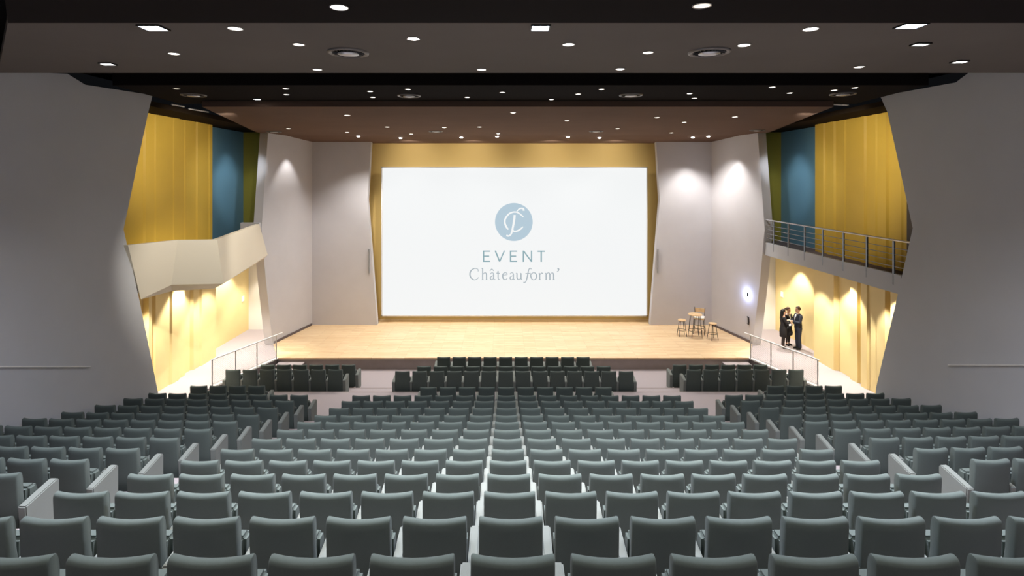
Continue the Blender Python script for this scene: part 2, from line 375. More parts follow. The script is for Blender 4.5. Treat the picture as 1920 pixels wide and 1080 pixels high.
# ------------------------------------------------------------------ screen with its picture
def screen():
    Y = 26.0
    x0, x1 = (715-946)*Y/1000, (1214-946)*Y/1000; z0, z1 = EYE-.258*Y, EYE+.022*Y
    t = empty('projection_screen', ((x0+x1)/2, Y+.08, z0))
    L = t.location
    tag(t, 'huge white screen glowing on the golden wall above the wooden stage', 'screen')
    def loc(bm):
        bmesh.ops.translate(bm, vec=-L, verts=bm.verts); return bm
    obj('screen_surface', loc(B(x0+.03, x1-.03, Y, Y+.06, z0+.03, z1-.03)), M['screen'], t)
    bm = bmesh.new()
    for a in ((x0, x0+.05, z0, z1), (x1-.05, x1, z0, z1), (x0, x1, z0, z0+.05), (x0, x1, z1-.05, z1)):
        box(bm, a[0], a[1], Y-.02, Y+.12, a[2], a[3])
    obj('screen_frame', loc(bm), M['frame_white'], t)
    K = Y/1000
    def pt(px, py, d=.004): return Vector(((px-946)*K, Y-d, EYE-(py-335)*K))
    # disc
    bm = bmesh.new()
    vs = [bm.verts.new(pt(963.5+35.3*math.cos(2*PI*i/64), 416.3+35.6*math.sin(2*PI*i/64))) for i in range(64)]
    bm.faces.new(vs)
    r = bmesh.ops.extrude_face_region(bm, geom=list(bm.faces))
    bmesh.ops.translate(bm, vec=(0, .004, 0), verts=[v for v in r['geom'] if isinstance(v, bmesh.types.BMVert)])
    obj('emblem_disc', loc(bm), M['logo_disc'], t)
    def stroke(bm, p, ws, d=.008):
        """flat ribbon through image points p with widths ws"""
        # Catmull-Rom resample
        if len(p) > 2:
            q, ww = [], []
            e = [p[0]]+list(p)+[p[-1]]; we = [ws[0]]+list(ws)+[ws[-1]]
            for i in range(1, len(e)-2):
                for s in range(6):
                    u = s/6
                    f = lambda a, b, c, dd: .5*((2*b)+(-a+c)*u+(2*a-5*b+4*c-dd)*u*u+(-a+3*b-3*c+dd)*u**3)
                    q.append((f(e[i-1][0], e[i][0], e[i+1][0], e[i+2][0]), f(e[i-1][1], e[i][1], e[i+1][1], e[i+2][1])))
                    ww.append(we[i]*(1-u)+we[i+1]*u)
            q.append(p[-1]); ww.append(ws[-1])
        else: q, ww = list(p), list(ws)
        L_, R_ = [], []
        for i in range(len(q)):
            a = q[max(i-1, 0)]; b = q[min(i+1, len(q)-1)]
            dx, dy = b[0]-a[0], b[1]-a[1]; l = math.hypot(dx, dy) or 1
            nx, ny = -dy/l*ww[i]/2, dx/l*ww[i]/2
            L_.append(bm.verts.new(pt(q[i][0]+nx, q[i][1]+ny, d))); R_.append(bm.verts.new(pt(q[i][0]-nx, q[i][1]-ny, d)))
        for i in range(len(q)-1): bm.faces.new((L_[i], L_[i+1], R_[i+1], R_[i]))
    def z5(*pp): return [(860+x/5.685, 360+y/5.685) for x, y in pp]
    bm = bmesh.new()
    stroke(bm, z5((690, 265), (640, 225), (590, 213), (535, 235), (497, 285), (492, 330), (510, 375), (530, 400)), (2.2, 2.4, 2.6, 3, 3.2, 3.4, 3.4, 2.4))
    stroke(bm, z5((615, 215), (640, 185), (665, 175), (690, 180), (692, 200)), (1.5, 2.5, 2.6, 3, 4))
    stroke(bm, z5((597, 245), (590, 310), (575, 390), (560, 445), (535, 468), (508, 462)), (4.2, 4.2, 3.6, 3.2, 2.6, 3.6))
    stroke(bm, z5((577, 400), (590, 420), (625, 415), (660, 395), (688, 370)), (2.2, 2.8, 3, 3, 1.6))
    obj('emblem_letters', loc(bm), M['screen'], t)
    # EVENT
    bm = bmesh.new()
    def seg(a, b, wd=2.5): stroke(bm, z5(a, b), (wd, wd))
    for x in (258, 545):
        seg((x+8, 625), (x+8, 745)); seg((x+2, 631), (x+77, 631), 2.3); seg((x+8, 684), (x+68, 684), 2.3); seg((x+2, 739), (x+77, 739), 2.3)
    seg((390, 625), (437, 742), 2.6); seg((488, 625), (437, 742), 2.2)
    seg((690, 745), (690, 625)); seg((692, 628), (776, 742), 2.4); seg((777, 745), (777, 625))
    seg((841, 632), (919, 632), 2.4); seg((880, 628), (880, 745), 2.7)
    obj('event_lettering', loc(bm), M['logo_text'], t)
    # Chateauform' in light serif strokes
    bm = bmesh.new()
    T_, N_ = 2.1, 1.1
    def s(pp, ws): stroke(bm, z5(*pp), ws)
    def stem(x, y0, y1, wd=T_): s(((x, y0), (x, y1)), (wd, wd))
    def serif(x0, x1, y): s(((x0, y), (x1, y)), (1.0, 1.0))
    s(((208, 848), (203, 822), (170, 815), (135, 835), (120, 872), (130, 912), (163, 935), (195, 928), (214, 908)), (1.2, 1.2, 1.6, 2.2, 2.6, 2.2, 1.6, 1.2, 1))       # C
    stem(256, 812, 932); serif(246, 266, 934); s(((244, 818), (256, 812)), (1, 1.4)); s(((258, 880), (275, 862), (292, 866), (296, 885)), (1.1, 1.3, 1.7, 2)); stem(297, 880, 932); serif(287, 308, 934)   # h
    def a(x):
        s(((x+4, 876), (x+16, 862), (x+34, 864), (x+39, 880)), (1.6, 1.2, 1.4, 2)); stem(x+39, 878, 924); s(((x+39, 920), (x+45, 934), (x+56, 928)), (1.8, 1.4, .9))
        s(((x+38, 890), (x+16, 900), (x+3, 915), (x+12, 932), (x+26, 932), (x+38, 918)), (1, 1.3, 2, 1.7, 1.3, 1))
    a(334); s(((333, 842), (353, 822), (374, 842)), (1, 1.7, 1))                      # circumflex a
    def t_(x):
        stem(x+16, 842, 918); s(((x+16, 914), (x+22, 933), (x+38, 928)), (1.9, 1.4, .9)); s(((x, 868), (x+36, 866)), (1.1, 1.2)); s(((x, 868), (x+16, 842)), (.8, .9))
    t_(404)
    def e(x): s(((x+5, 888), (x+50, 880), (x+44, 864), (x+26, 860), (x+8, 874), (x+3, 898), (x+12, 926), (x+32, 934), (x+52, 920)), (1, 1.1, 1.3, 1.3, 1.9, 2.4, 2, 1.5, 1))
    e(466); a(544)
    stem(622, 866, 916); s(((610, 866), (622, 864)), (1, 1)); s(((622, 912), (632, 932), (648, 930), (664, 916)), (2, 1.7, 1.3, 1)); stem(665, 866, 930); serif(655, 665, 866); serif(665, 678, 932)     # u
    s(((775, 822), (760, 812), (747, 830), (736, 880), (725, 930), (712, 960), (690, 964)), (1.9, 1.4, 1.7, 2.1, 1.9, 1.4, 1.9)); s(((712, 868), (768, 866)), (1.1, 1.1))   # italic f
    s(((795, 860), (772, 876), (769, 900), (782, 928), (803, 935), (826, 920), (831, 893), (818, 866), (795, 860)), (1.3, 1.9, 2.3, 1.8, 1.3, 1.9, 2.3, 1.8, 1.3))      # o
    stem(864, 866, 932); serif(853, 878, 934); s(((852, 868), (864, 864)), (1, 1)); s(((866, 884), (882, 864), (898, 870)), (1, 1.5, 2.2))        # r
    stem(932, 866, 932); serif(922, 943, 934); s(((921, 868), (932, 864)), (1, 1))
    s(((934, 882), (950, 863), (967, 866), (971, 886)), (1, 1.3, 1.7, 2)); stem(972, 880, 932); serif(962, 983, 934)
    s(((974, 882), (990, 863), (1007, 866), (1011, 886)), (1, 1.3, 1.7, 2)); stem(1012, 880, 932); serif(1002, 1026, 934)   # m
    obj('name_lettering', loc(bm), M['logo_text_pale'], t)
    bm = bmesh.new(); s(((1053, 815), (1066, 822), (1062, 840), (1047, 852)), (2.4, 2.6, 1.8, .8)); obj('apostrophe', loc(bm), M['logo_text_pale'], t)
    for bx in (x0+1.2, x1-1.2):
        for bz in (z0+.8, z1-.8): obj('wall_bracket', loc(B(bx-.06, bx+.06, Y+.05, 26.6, bz-.06, bz+.06)), M['black_metal'], t)
screen()

# ------------------------------------------------------------------ auditorium seats
PW = .57; BW = .476; AW = .078
def back_bm():
    prof = [(.085, .12), (.055, .30), (.030, .50), (.006, .70), (-.006, .83), (-.006, .868), (.000, .886), (.014, .898), (.042, .902), (.060, .892), (.068, .872), (.078, .82), (.095, .65), (.125, .50), (.165, .42), (.185, .36), (.185, .12)]
    n = len(prof); cy = sum(p[0] for p in prof)/n; cz = sum(p[1] for p in prof)/n
    bm = bmesh.new(); rings = []
    xs = [-1, -.985, -.95, -.7, -.35, 0, .35, .7, .95, .985, 1]
    for u in xs:
        ins = {1: .016, .985: .005, .95: .0}.get(abs(u), 0)
        curve = .030*u*u-.045; lift = .008*u*u
        rg = []
        for (y, z) in prof:
            dy = (cy-y); dz = (cz-z); l = math.hypot(dy*3, dz) or 1
            yy = y+dy*3/l*ins*.8; zz = z+dz/l*ins*.9
            k = max(0, min(1, (z-.3)/.5))
            rg.append(bm.verts.new((u*BW/2, yy-.045+(curve+.045)*k, zz+lift*k)))
        rings.append(rg)
    for a_, b_ in zip(rings, rings[1:]):
        for i in range(n): bm.faces.new((a_[i], a_[(i+1) % n], b_[(i+1) % n], b_[i]))
    bm.faces.new(rings[0][::-1]); bm.faces.new(rings[-1])
    return bm
def arm_bm(x):  # rounded armrest panel reaching to the floor
    bm = bmesh.new()
    prism(bm, [(x-AW/2, .03, 0), (x-AW/2, -.02, .555), (x-AW/2, .36, .625), (x-AW/2, .38, .59), (x-AW/2, .36, 0)], (AW, 0, 0))
    bmesh.ops.bevel(bm, geom=[e for e in bm.edges], offset=.012, segments=2, affect='EDGES')
    return bm
def side_panel_bm(x):
    bm = bmesh.new()
    prism(bm, [(x-.05, .02, 0), (x-.05, -.02, .55), (x-.05, .38, .64), (x-.05, .42, .62), (x-.05, .42, 0)], (.1, 0, 0))
    bmesh.ops.bevel(bm, geom=[e for e in bm.edges], offset=.012, segments=2, affect='EDGES')
    return bm
def seat_bm():   # tip-up seat, folded against the backrest
    bm = bmesh.new()
    prism(bm, [(-.235, .11, .34), (-.235, .12, .68), (-.235, .24, .685), (-.235, .33, .40), (-.235, .22, .30)], (.47, 0, 0))
    bmesh.ops.bevel(bm, geom=[e for e in bm.edges], offset=.028, segments=3, affect='EDGES')
    return bm
def mesh_of(bm, name, m, smooth=True):
    me = bpy.data.meshes.new(name); bmesh.ops.recalc_face_normals(bm, faces=bm.faces)
    for f in bm.faces: f.smooth = smooth
    bm.to_mesh(me); bm.free(); me.materials.append(m); return me
def auto(me):
    me.polygons.foreach_set('use_smooth', [True]*len(me.polygons)); me.set_sharp_from_angle(angle=math.radians(38)); return me
ME = {
 'backrest': auto(mesh_of(back_bm(), 'backrest', M['fabric'])),
 'seat': auto(mesh_of(seat_bm(), 'seat', M['fabric'])),
 'armrest': auto(mesh_of(arm_bm(PW/2), 'armrest', M['fabric_arm'])),
 'armrest_other': auto(mesh_of(arm_bm(-PW/2), 'armrest', M['fabric_arm'])),
 'side_panel': auto(mesh_of(side_panel_bm(PW/2+.01), 'side_panel', M['fabric_arm'])),
 'side_panel_other': auto(mesh_of(side_panel_bm(-PW/2-.01), 'side_panel', M['fabric_arm'])),
 'pedestal': auto(mesh_of(B(-.13, .13, .17, .32, 0, .32, bev=.015), 'pedestal', M['black_metal'])),
}
seats = []   # (block, row name, row index, order, x, y, z, rz, left end, right end)
def add_row(block, key, rown, x0, n, y, z, ang=0, pivot=None):
    lst = []
    for j in range(n):
        x = x0+j*PW
        yy = y; rz = 0
        if ang:
            dx = x-pivot; x = pivot+dx*math.cos(ang); yy = y+abs(dx)*math.sin(ang); rz = ang if dx > 0 else (-ang)
            rz = ang if block == 'right' else -ang
        lst.append([block, key, rown, j, x, yy, z, rz, j == 0, j == n-1])
    return lst
ANG = math.radians(1.9)
for k in range(14):
    n = 10 if k == 13 else 16
    seats += add_row('centre', 'rake', k, AX-.018-(n-1)/2*PW, n, ROW_Y[k], ROW_Z[k] if k < 13 else FL)
for k in range(2, 13):
    y, z = ROW_Y[k]+.03, ROW_Z[k]
    seats += add_row('left', 'rake', k, -5.66-7*PW, 8, y, z, ANG, -5.66)
    seats += add_row('right', 'rake', k, 6.32, 8, y, z, ANG, 6.32)
seats += add_row('left', 'rake', 13, -9.02, 4, ROW_Y[13]+.1, FL, .0001, -5.66)
seats += add_row('right', 'rake', 13, 9.70-3*PW, 4, ROW_Y[13]+.1, FL, .0001, 6.32)
for key, y, z, nc, ns in (('pit back row', 17.65, .18, 14, 7), ('pit middle row', 18.63, 0, 12, 6), ('pit front row', 19.6, 0, 10, 0)):
    seats += add_row('centre', key, 14, AX-.025-(nc-1)/2*PW, nc, y, z)
    if ns:
        xe = -5.65 if ns == 7 else -5.50
        seats += add_row('left', key, 14, xe-(ns-1)*PW, ns, y+.15, z)
        seats += add_row('right', key, 14, 2*AX-.03-xe, ns, y+.15, z)
def scr(x, y, z): return 946+1000*x/y, 335+1000*(EYE-z)/y
vis = []
for s_ in seats:
    px, py = scr(s_[4], s_[5], s_[6]+.9)
    hw = 250/s_[5]
    if px+hw < 2 or px-hw > 1918 or py > 1078: continue
    if s_[0] == 'left' and s_[4] < -9.7: continue
    if s_[0] == 'right' and s_[4] > 10.42: continue
    vis.append(s_)
# a row's sharing order as seen, counted from the left
from collections import defaultdict
rows = defaultdict(list)
for s_ in vis: rows[(s_[0], s_[1], s_[2])].append(s_)
for k_, l in rows.items():
    l.sort(key=lambda q: q[4])
    for i, q in enumerate(l): q.append(i)
blockrows = defaultdict(list)
for (b_, key, r) in rows:
    if key == 'rake': blockrows[b_].append(r)
for b_ in blockrows: blockrows[b_].sort()
BN = {'centre': 'central block', 'left': 'left block', 'right': 'right block'}
def seat_label(q):
    b_, key, r = q[0], q[1], q[2]; i = q[10]
    nrow = blockrows[b_].index(r) if key == 'rake' else 0
    end = ' with side panel' if False else ''
    if key == 'rake':
        rr = 'nearest row' if nrow == 0 else ORD[nrow]+' nearest row'
    else: rr = key
    return 'grey-green fabric seat, %s, %s, %s seen from the left' % (BN[b_], rr, ORD[i])
vis.sort(key=lambda q: q[5])
single, mass = vis[:300], vis[300:]
def parts_of(q):
    p = ['backrest', 'seat', 'pedestal', 'side_panel' if q[9] else 'armrest']
    if q[8]: p.append('side_panel_other')
    return p
for q in single:
    t = empty('auditorium_seat', (q[4], q[5], q[6]), q[7])
    tag(t, seat_label(q), 'seat', '%s seats of the %s' % ('upholstered', BN[q[0]]))
    for p in parts_of(q):
        o = bpy.data.objects.new(p.replace('_other', ''), ME[p]); COL.objects.link(o); o.parent = t
if mass:
    bm = bmesh.new(); mats = [M['fabric'], M['fabric_arm'], M['black_metal']]
    for q in mass:
        T = Matrix.Translation((q[4], q[5], q[6])) @ Matrix.Rotation(q[7], 4, 'Z')
        for p in parts_of(q):
            me = ME[p]; mi = mats.index(me.materials[0])
            n0 = len(bm.verts); f0 = len(bm.faces)
            bm.from_mesh(me); bm.verts.ensure_lookup_table(); bm.faces.ensure_lookup_table()
            bmesh.ops.transform(bm, matrix=T, verts=bm.verts[n0:])
            for f in bm.faces[f0:]: f.material_index = mi
    me = bpy.data.meshes.new('auditorium_seats')
    bm.to_mesh(me); bm.free()
    for m_ in mats: me.materials.append(m_)
    me.set_sharp_from_angle(angle=math.radians(38))
    o = link_mesh('auditorium_seats', me)
    tag(o, 'farthest rows of dark green fabric seats in front of the wooden stage', 'seat', 'distant upholstered seats', 'stuff')
print('seats in view', len(vis), 'stuff', len(mass))

# ------------------------------------------------------------------ railings
def gangway_rail(sx):
    f = (lambda x: x) if sx < 0 else (lambda x: 2*AX-x)
    a, b = Vector((f(-9.84), 17.95, FL)), Vector((f(-8.88), 20.75, FL))
    t = empty('passage_railing', tuple((a+b)/2))
    c = (a+b)/2
    tag(t, 'white railing with diagonal wire mesh beside the %s' % ('passage under the angular balcony' if sx < 0 else 'passage where three people stand'), 'railing', 'railings at the stage ends')
    d = (b-a); up = Vector((0, 0, .92)); ov = d.normalized()*.32
    H = []
    for k in range(4):
        p = a+d*(k/3)-c
        obj('post', tube(bmesh.new(), p, p+up, .022), M['steel'], t)
    bm = bmesh.new(); tube(bm, a-c+up-d.normalized()*.05, b-c+up+ov, .026); obj('handrail', bm, M['white_metal'], t)
    bm = bmesh.new(); tube(bm, a-c+Vector((0, 0, .09)), b-c+Vector((0, 0, .09)), .012); obj('bottom_rail', bm, M['white_metal'], t)
    bm = bmesh.new(); n = 44; hgt = .80
    for i in range(-12, n+1):
        for sgn in (1, -1):
            u0, u1 = i/n, (i+12)/n
            z0, z1 = 0, 1
            if u0 < 0: z0 = -u0/(u1-u0); u0_ = 0
            else: u0_ = u0
            if u1 > 1: z1 = (1-u0)/(u1-u0); u1_ = 1
            else: u1_ = u1
            if u1_ <= u0_: continue
            if sgn < 0: z0, z1 = 1-z0, 1-z1
            tube(bm, a-c+d*u0_+Vector((0, 0, .09+hgt*z0)), a-c+d*u1_+Vector((0, 0, .09+hgt*z1)), .0028, 3)
    obj('wire_mesh', bm, M['steel'], t)
gangway_rail(-1); gangway_rail(1)
def gallery_rail():
    x = WR+.03; z0 = 4.84
    t = empty('gallery_railing', (x, 17.6, z0))
    tag(t, 'steel post railing with thin horizontal bars along the upper gallery', 'railing')
    for k in range(7):
        y = 14.7+1.09*k-17.6
        obj('post', B(-.02, .02, y-.03, y+.03, -.3, .9), M['rail_grey'], t)
    obj('handrail', tube(bmesh.new(), (0, 13.9-17.6, .93), (0, 22.1-17.6, .93), .028), M['steel'], t)
    for h in (.20, .37, .54, .71): obj('bar', tube(bmesh.new(), (0, 13.9-17.6, h), (0, 22.1-17.6, h), .012), M['rail_grey'], t)
gallery_rail()

# steps at each end of the stage
for sx in (-1, 1):
    f = (lambda x: x) if sx < 0 else (lambda x: 2*AX-x)
    xa, xb = sorted((f(-8.80), f(-7.80)))
    t = empty('stage_steps', ((xa+xb)/2, 20.5, 0))
    tag(t, 'low carpeted steps up to the stage below the %s' % ('left railing' if sx < 0 else 'right railing'), 'steps', 'steps at the stage ends')
    w2 = (xb-xa)/2
    obj('tread', B(-w2, w2, -.02, .34, .26, .30), M['carpet'], t)
    obj('tread', B(-w2, w2, -.34, -.02, .12, .16), M['carpet'], t)
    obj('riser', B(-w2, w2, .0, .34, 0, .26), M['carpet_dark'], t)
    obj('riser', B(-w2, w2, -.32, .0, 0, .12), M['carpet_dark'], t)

# ------------------------------------------------------------------ ceiling lights and vents
lamps = {
 'rear ceiling panel': (H0, [(636, 13, 'b', 1.2), (1316, 10, 'd', 1.2)]),
 'front ceiling panel': (H1, [(441, 53, 'n', 1.15), (775, 72, 'b', 1.1), (560, 83, 'n', 1), (326, 100, 'n', 1), (595, 130, 'n', 1), (903, 130, 'n', 1), (1163, 129, 'n', 1), (1066, 83, 'n', 1.1), (1215, 98, 'n', 1), (1395, 84, 'b', 1.1), (1520, 54, 'b', 1.15), (1611, 125, 'n', 1)]),
 'middle ceiling panel': (H2, [(331, 166, 'd', .9), (536, 166, 'n', .9), (537, 177, 'n', .9), (694, 171, 'n', .9), (699, 182, 'n', .9), (765, 167, 'n', .9), (876, 182, 'n', .9), (942, 173, 'n', .9), (1034, 186, 'n', .9), (1084, 176, 'n', .9), (1128, 167, 'n', .9), (1293, 175, 'n', .9), (1302, 184, 'n', .9), (1448, 163, 'n', .9), (1481, 174, 'n', .9), (1564, 169, 'n', .9), (1603, 164, 'n', .9)]),
 'far ceiling panel': (H3, [(651, 216, 'n', 1.3), (962, 211, 'n', 1.1), (1063, 226, 'n', 1.1), (726, 238, 'n', 1.2), (833, 239, 'n', 1.2), (899, 238, 'n', 1.2), (1158, 241, 'n', 1.2), (541, 241, 'n', 1.2), (651, 248, 'n', 1.2), (771, 251, 'n', 1.2), (934, 250.5, 'n', 1.2), (1259, 249, 'n', 1.2), (1232, 220, 'n', 1.1), (1283, 229, 'n', 1.1), (1378, 219, 'n', 1.2)]),
}
bright_xy = []
for zone, (h, L) in lamps.items():
    L = sorted(L, key=lambda q: q[0])
    for i, (px, py, kd, sc) in enumerate(L):
        y = h*1000/(335-py); x = (px-946)*y/1000; z = EYE+h
        t = empty('downlight', (x, y, z))
        r = .068*sc
        t_lab = 'round recessed downlight in the %s, %s from the left' % (zone, ORD[i])
        tag(t, t_lab, 'ceiling light', 'downlights in the '+zone)
        obj('ring', ring(bmesh.new(), (0, 0, -.004), r+.008, .008, 20, 6), M['trim_ring'], t, smooth=True)
        obj('diffuser', lathe(bmesh.new(), [(0, -.012), (r*.7, -.011), (r, -.004), (r, .0)], 20), M[{'b': 'lamp_bright', 'n': 'lamp_glass', 'd': 'lamp_dim'}[kd]], t)
        pw = {'rear ceiling panel': P_NEAR, 'front ceiling panel': P_NEAR, 'middle ceiling panel': P_MID, 'far ceiling panel': P_BACK}[zone]*{'b': 1.6, 'n': 1, 'd': .3}[kd]
        if zone == 'middle ceiling panel' and i % 2: continue
        lamp('SPOT', (0, 0, -.03), pw, size=.05, spot=94, blend=.9, parent=t)
# stage spots in the sloping band
L = [(672, 255), (751, 261), (865, 258), (932, 255.5), (1065, 257), (1124, 259.5), (1299, 258), (1328, 255.5)]
def band_z(y): return EYE+H3-(y-23.4)*(.18/2.6)
for i, (px, py) in enumerate(L):
    y = 23.5
    for _ in range(12): y = (band_z(y)-EYE)*1000/(335-py)
    y = min(max(y, 23.45), 24.7); x = (px-946)*y/1000; z = band_z(y)
    t = empty('stage_spotlight', (x, y, z))
    tag(t, 'small bright spotlight above the stage, %s from the left' % ORD[i], 'ceiling light', 'spotlights above the stage')
    obj('ring', ring(bmesh.new(), (0, 0, -.004), .085, .01, 20, 6), M['black_metal'], t, smooth=True)
    obj('diffuser', lathe(bmesh.new(), [(0, -.05), (.05, -.045), (.078, -.01), (.078, 0)], 20), M['lamp_bright'], t)
    lamp('SPOT', (0, 0, -.08), P_STAGE*(.5 if px < 1200 else .3), size=.06, spot=110, blend=.7, parent=t)
# rectangular lamps
for px, py, h, lab, hw, hd, mm, pw in (
    (202, 119, H1, 'small rectangular white lamp near the left grey wall', .085, .06, 'lamp_bright', P_NEAR*1.5),
    (1726, 82, H1, 'small rectangular white lamp just under the far right blue lamp', .085, .06, 'lamp_bright', P_NEAR*1.5),
    (1799, 115, H1, 'small rectangular white lamp closest to the right grey wall', .085, .06, 'lamp_bright', P_NEAR*1.5),
    (482, 185, H2, 'small square white lamp in the dark middle ceiling panel', .07, .07, 'lamp_bright', P_MID),
    (288, 51, H1, 'blue-white square floodlight in the front ceiling panel, leftmost of three', .12, .10, 'led_blue', P_NEAR*3.8),
    (1013, 51, H1, 'blue-white square floodlight in the front ceiling panel, middle of three', .10, .10, 'led_blue', P_NEAR*3.8),
    (1708, 47, H1, 'blue-white square floodlight in the front ceiling panel, rightmost of three', .12, .10, 'led_blue', P_NEAR*3.8)):
    y = h*1000/(335-py); x = (px-946)*y/1000
    t = empty('floodlight' if mm == 'led_blue' else 'square_downlight', (x, y, EYE+h)); tag(t, lab, 'ceiling light', 'blue-white floodlights' if mm == 'led_blue' else 'rectangular ceiling lamps')
    bm = bmesh.new()
    for s_ in (-1, 1):
        box(bm, -hw-.015, hw+.015, s_*hd-.008+s_*.007, s_*hd+.008+s_*.007, -.02, 0); box(bm, s_*hw-.008+s_*.007, s_*hw+.008+s_*.007, -hd, hd, -.02, 0)
    obj('frame', bm, M['black_metal'], t)
    obj('diffuser', B(-hw, hw, -hd, hd, -.016, -.002), M[mm], t)
    lamp('SPOT', (0, 0, -.05), pw, color=(.72, .80, 1) if mm == 'led_blue' else (.95, .95, 1), size=.08, spot=125, blend=.8, parent=t)
# vents
VL = [(653, 98, H1, 'front ceiling panel, nearer the left wall'), (1330, 97, H1, 'front ceiling panel, nearer the right wall'),
      (345, 178, H2, 'dark middle panel, leftmost of four'), (767, 179, H2, 'dark middle panel, second of four from the left'), (1183, 178, H2, 'dark middle panel, third of four from the left'), (1600, 176, H2, 'dark middle panel, rightmost of four'),
      (514, 247, H3, 'far panel above the left stage wall'), (817, 246, H3, 'far panel above the screen, left one'), (1118, 246, H3, 'far panel above the screen, right one'), (1420, 244, H3, 'far panel above the right stage wall')]
for px, py, h, lab in VL:
    y = h*1000/(335-py); x = (px-946)*y/1000
    if px in (345, 1600): x *= .97
    t = empty('air_vent', (x, y, EYE+h)); tag(t, 'round swirl air vent in the '+lab, 'air vent', 'round ceiling vents')
    obj('dish', lathe(bmesh.new(), [(.29, 0), (.285, -.02), (.26, -.03), (.235, -.012), (.20, -.006)], 32), M['trim_dark'], t, smooth=True)
    bm = bmesh.new(); lathe(bm, [(.205, -.001), (.2, -.006), (0, -.006)], 32); obj('throat', bm, M['void'], t)
    obj('cone', lathe(bmesh.new(), [(0, -.05), (.06, -.048), (.15, -.03), (.13, -.008)], 32), M['steel'], t, smooth=True)
    bm = bmesh.new()
    for k in range(20):
        a_ = 2*PI*k/20; tube(bm, (.14*math.cos(a_), .14*math.sin(a_), -.016), (.225*math.cos(a_+.35), .225*math.sin(a_+.35), -.014), .006, 4)
    obj('vane', bm, M['black_metal'], t)
# tracks and fixtures in the dark side coves
for a_, b_, nm, lab, cat, mm in (
    (at(322, 196, 15.5), at(345, 200, 16.3), 'light_bar', 'short pale strip light hanging in the dark cove above the left yellow wall', 'light bar', 'white_metal'),
    (at(354, 204, 16.6), at(391, 210, 18.2), 'light_bar', 'long pale strip light hanging in the dark cove above the left yellow wall', 'light bar', 'white_metal'),
    (at(1503, 194.5, 18.0), at(1548, 196, 16.4), 'light_bar', 'long pale strip light in the dark cove beside the right yellow wall', 'light bar', 'white_metal'),
    (at(1562, 196, 16.2), at(1590, 197, 15.2), 'light_bar', 'short pale strip light in the dark cove beside the right yellow wall', 'light bar', 'white_metal')):
    c = (a_+b_)/2
    t = empty(nm, c); tag(t, lab, cat)
    obj('tube', tube(bmesh.new(), a_-c, b_-c, .022), M[mm], t)
    bm = bmesh.new()
    for u in (.2, .8):
        p = (a_-c)*(1-u)+(b_-c)*u; tube(bm, p, (p.x, p.y, 10.55-c.z), .006, 5)
    obj('hanger', bm, M['black_metal'], t)
# pipe in the black slot between the panels
for y_, h_, lab in ((10.1, 2.15, 'long black lighting pipe in the slot behind the front ceiling panel'),):
    t = empty('lighting_pipe', (AX, y_, EYE+h_)); tag(t, lab, 'pipe')
    obj('tube', tube(bmesh.new(), (-8.5, 0, 0), (8.5, 0, 0), .03), M['black_metal'], t)
    for x in (-6, 0, 6): obj('hanger', tube(bmesh.new(), (x, 0, 0), (x, 0, 10.55-EYE-h_), .008), M['black_metal'], t)

# rear downlights over the upper seats (out of frame, same ceiling)
for x in (-4.2, -2.4, -.7, 1.0, 2.8, 4.6):
    for y, pc in ((1.2, .35), (3.7, 1)):
        lamp('SPOT', (x*.9, y, EYE+H0-.05), P_ROW*pc, size=.08, spot=110, blend=.8, name='upper_row_downlight_lamp')
# wall washers on the stage side walls and passages, fill lamps added for the galleries
for sx in (-1, 1):
    f = (lambda x: x) if sx < 0 else (lambda x: 2*AX-x)
    for (x, y) in (((-9.05, 23.4),) if sx < 0 else ((-9.0, 23.4), (-8.0, 24.7))):
        lamp('SPOT', (f(x), y, 9.1), P_WASH, size=.04, spot=75, blend=.55, color=(1, .95, .9), name='wall_washer_lamp')
    for (x, y, pc) in ((-10.85, 16.2, 1), (-10.85, 18.6, 1), (-10.35, 20.2, 1.0), (-11.2, 22.6, 1), (-10.5, 23.9, .6)):
        lamp('SPOT', (f(x), y, 4.24), P_COR*pc, size=.04, spot=88, blend=.45, color=(1, .94, .84), name='passage_lamp')
    aim('gallery_fill_spot', (f(-7.6), 15.2, 9.2), (f(-11.5), 18.4, 7.6), P_BALC*4, 75)  # unseen spots added in the hall to brighten the gallery walls
    aim('gallery_fill_spot', (f(-7.6), 17.4, 9.2), (f(-11.7), 21.8, 6.6), P_BALC*2, 50, (.85, .93, 1))
    aim('gallery_fill_spot', (f(-8.6), 20.6, 9.1), (f(-11.9), 22.9, 6.9), 260, 34, (.9, .95, 1))
    lamp('SPOT', (f(-10.9), 22.8, 9.45), P_BALC*.5, size=.1, spot=100, name='gallery_fill_lamp', color=(.9, .95, 1))  # unseen lamp added to lift the blue gallery wall

for x in (-4.5, -1.5, 2.2, 5.2): aim('niche_fill_spot', (x, 24.6, 9.05), (x, 26.6, 8.2), 95, 130)  # unseen spots added to brighten the golden wall behind the screen
aim('parapet_fill_spot', (-4.0, 10.2, 9.3), (-9.2, 15.5, 4.9), 2900, 30)  # unseen spots added, with no fixtures, to brighten the parapet facets
aim('parapet_fill_spot', (-5.0, 17.5, 9.2), (-9.2, 18.5, 4.9), 1000, 50)

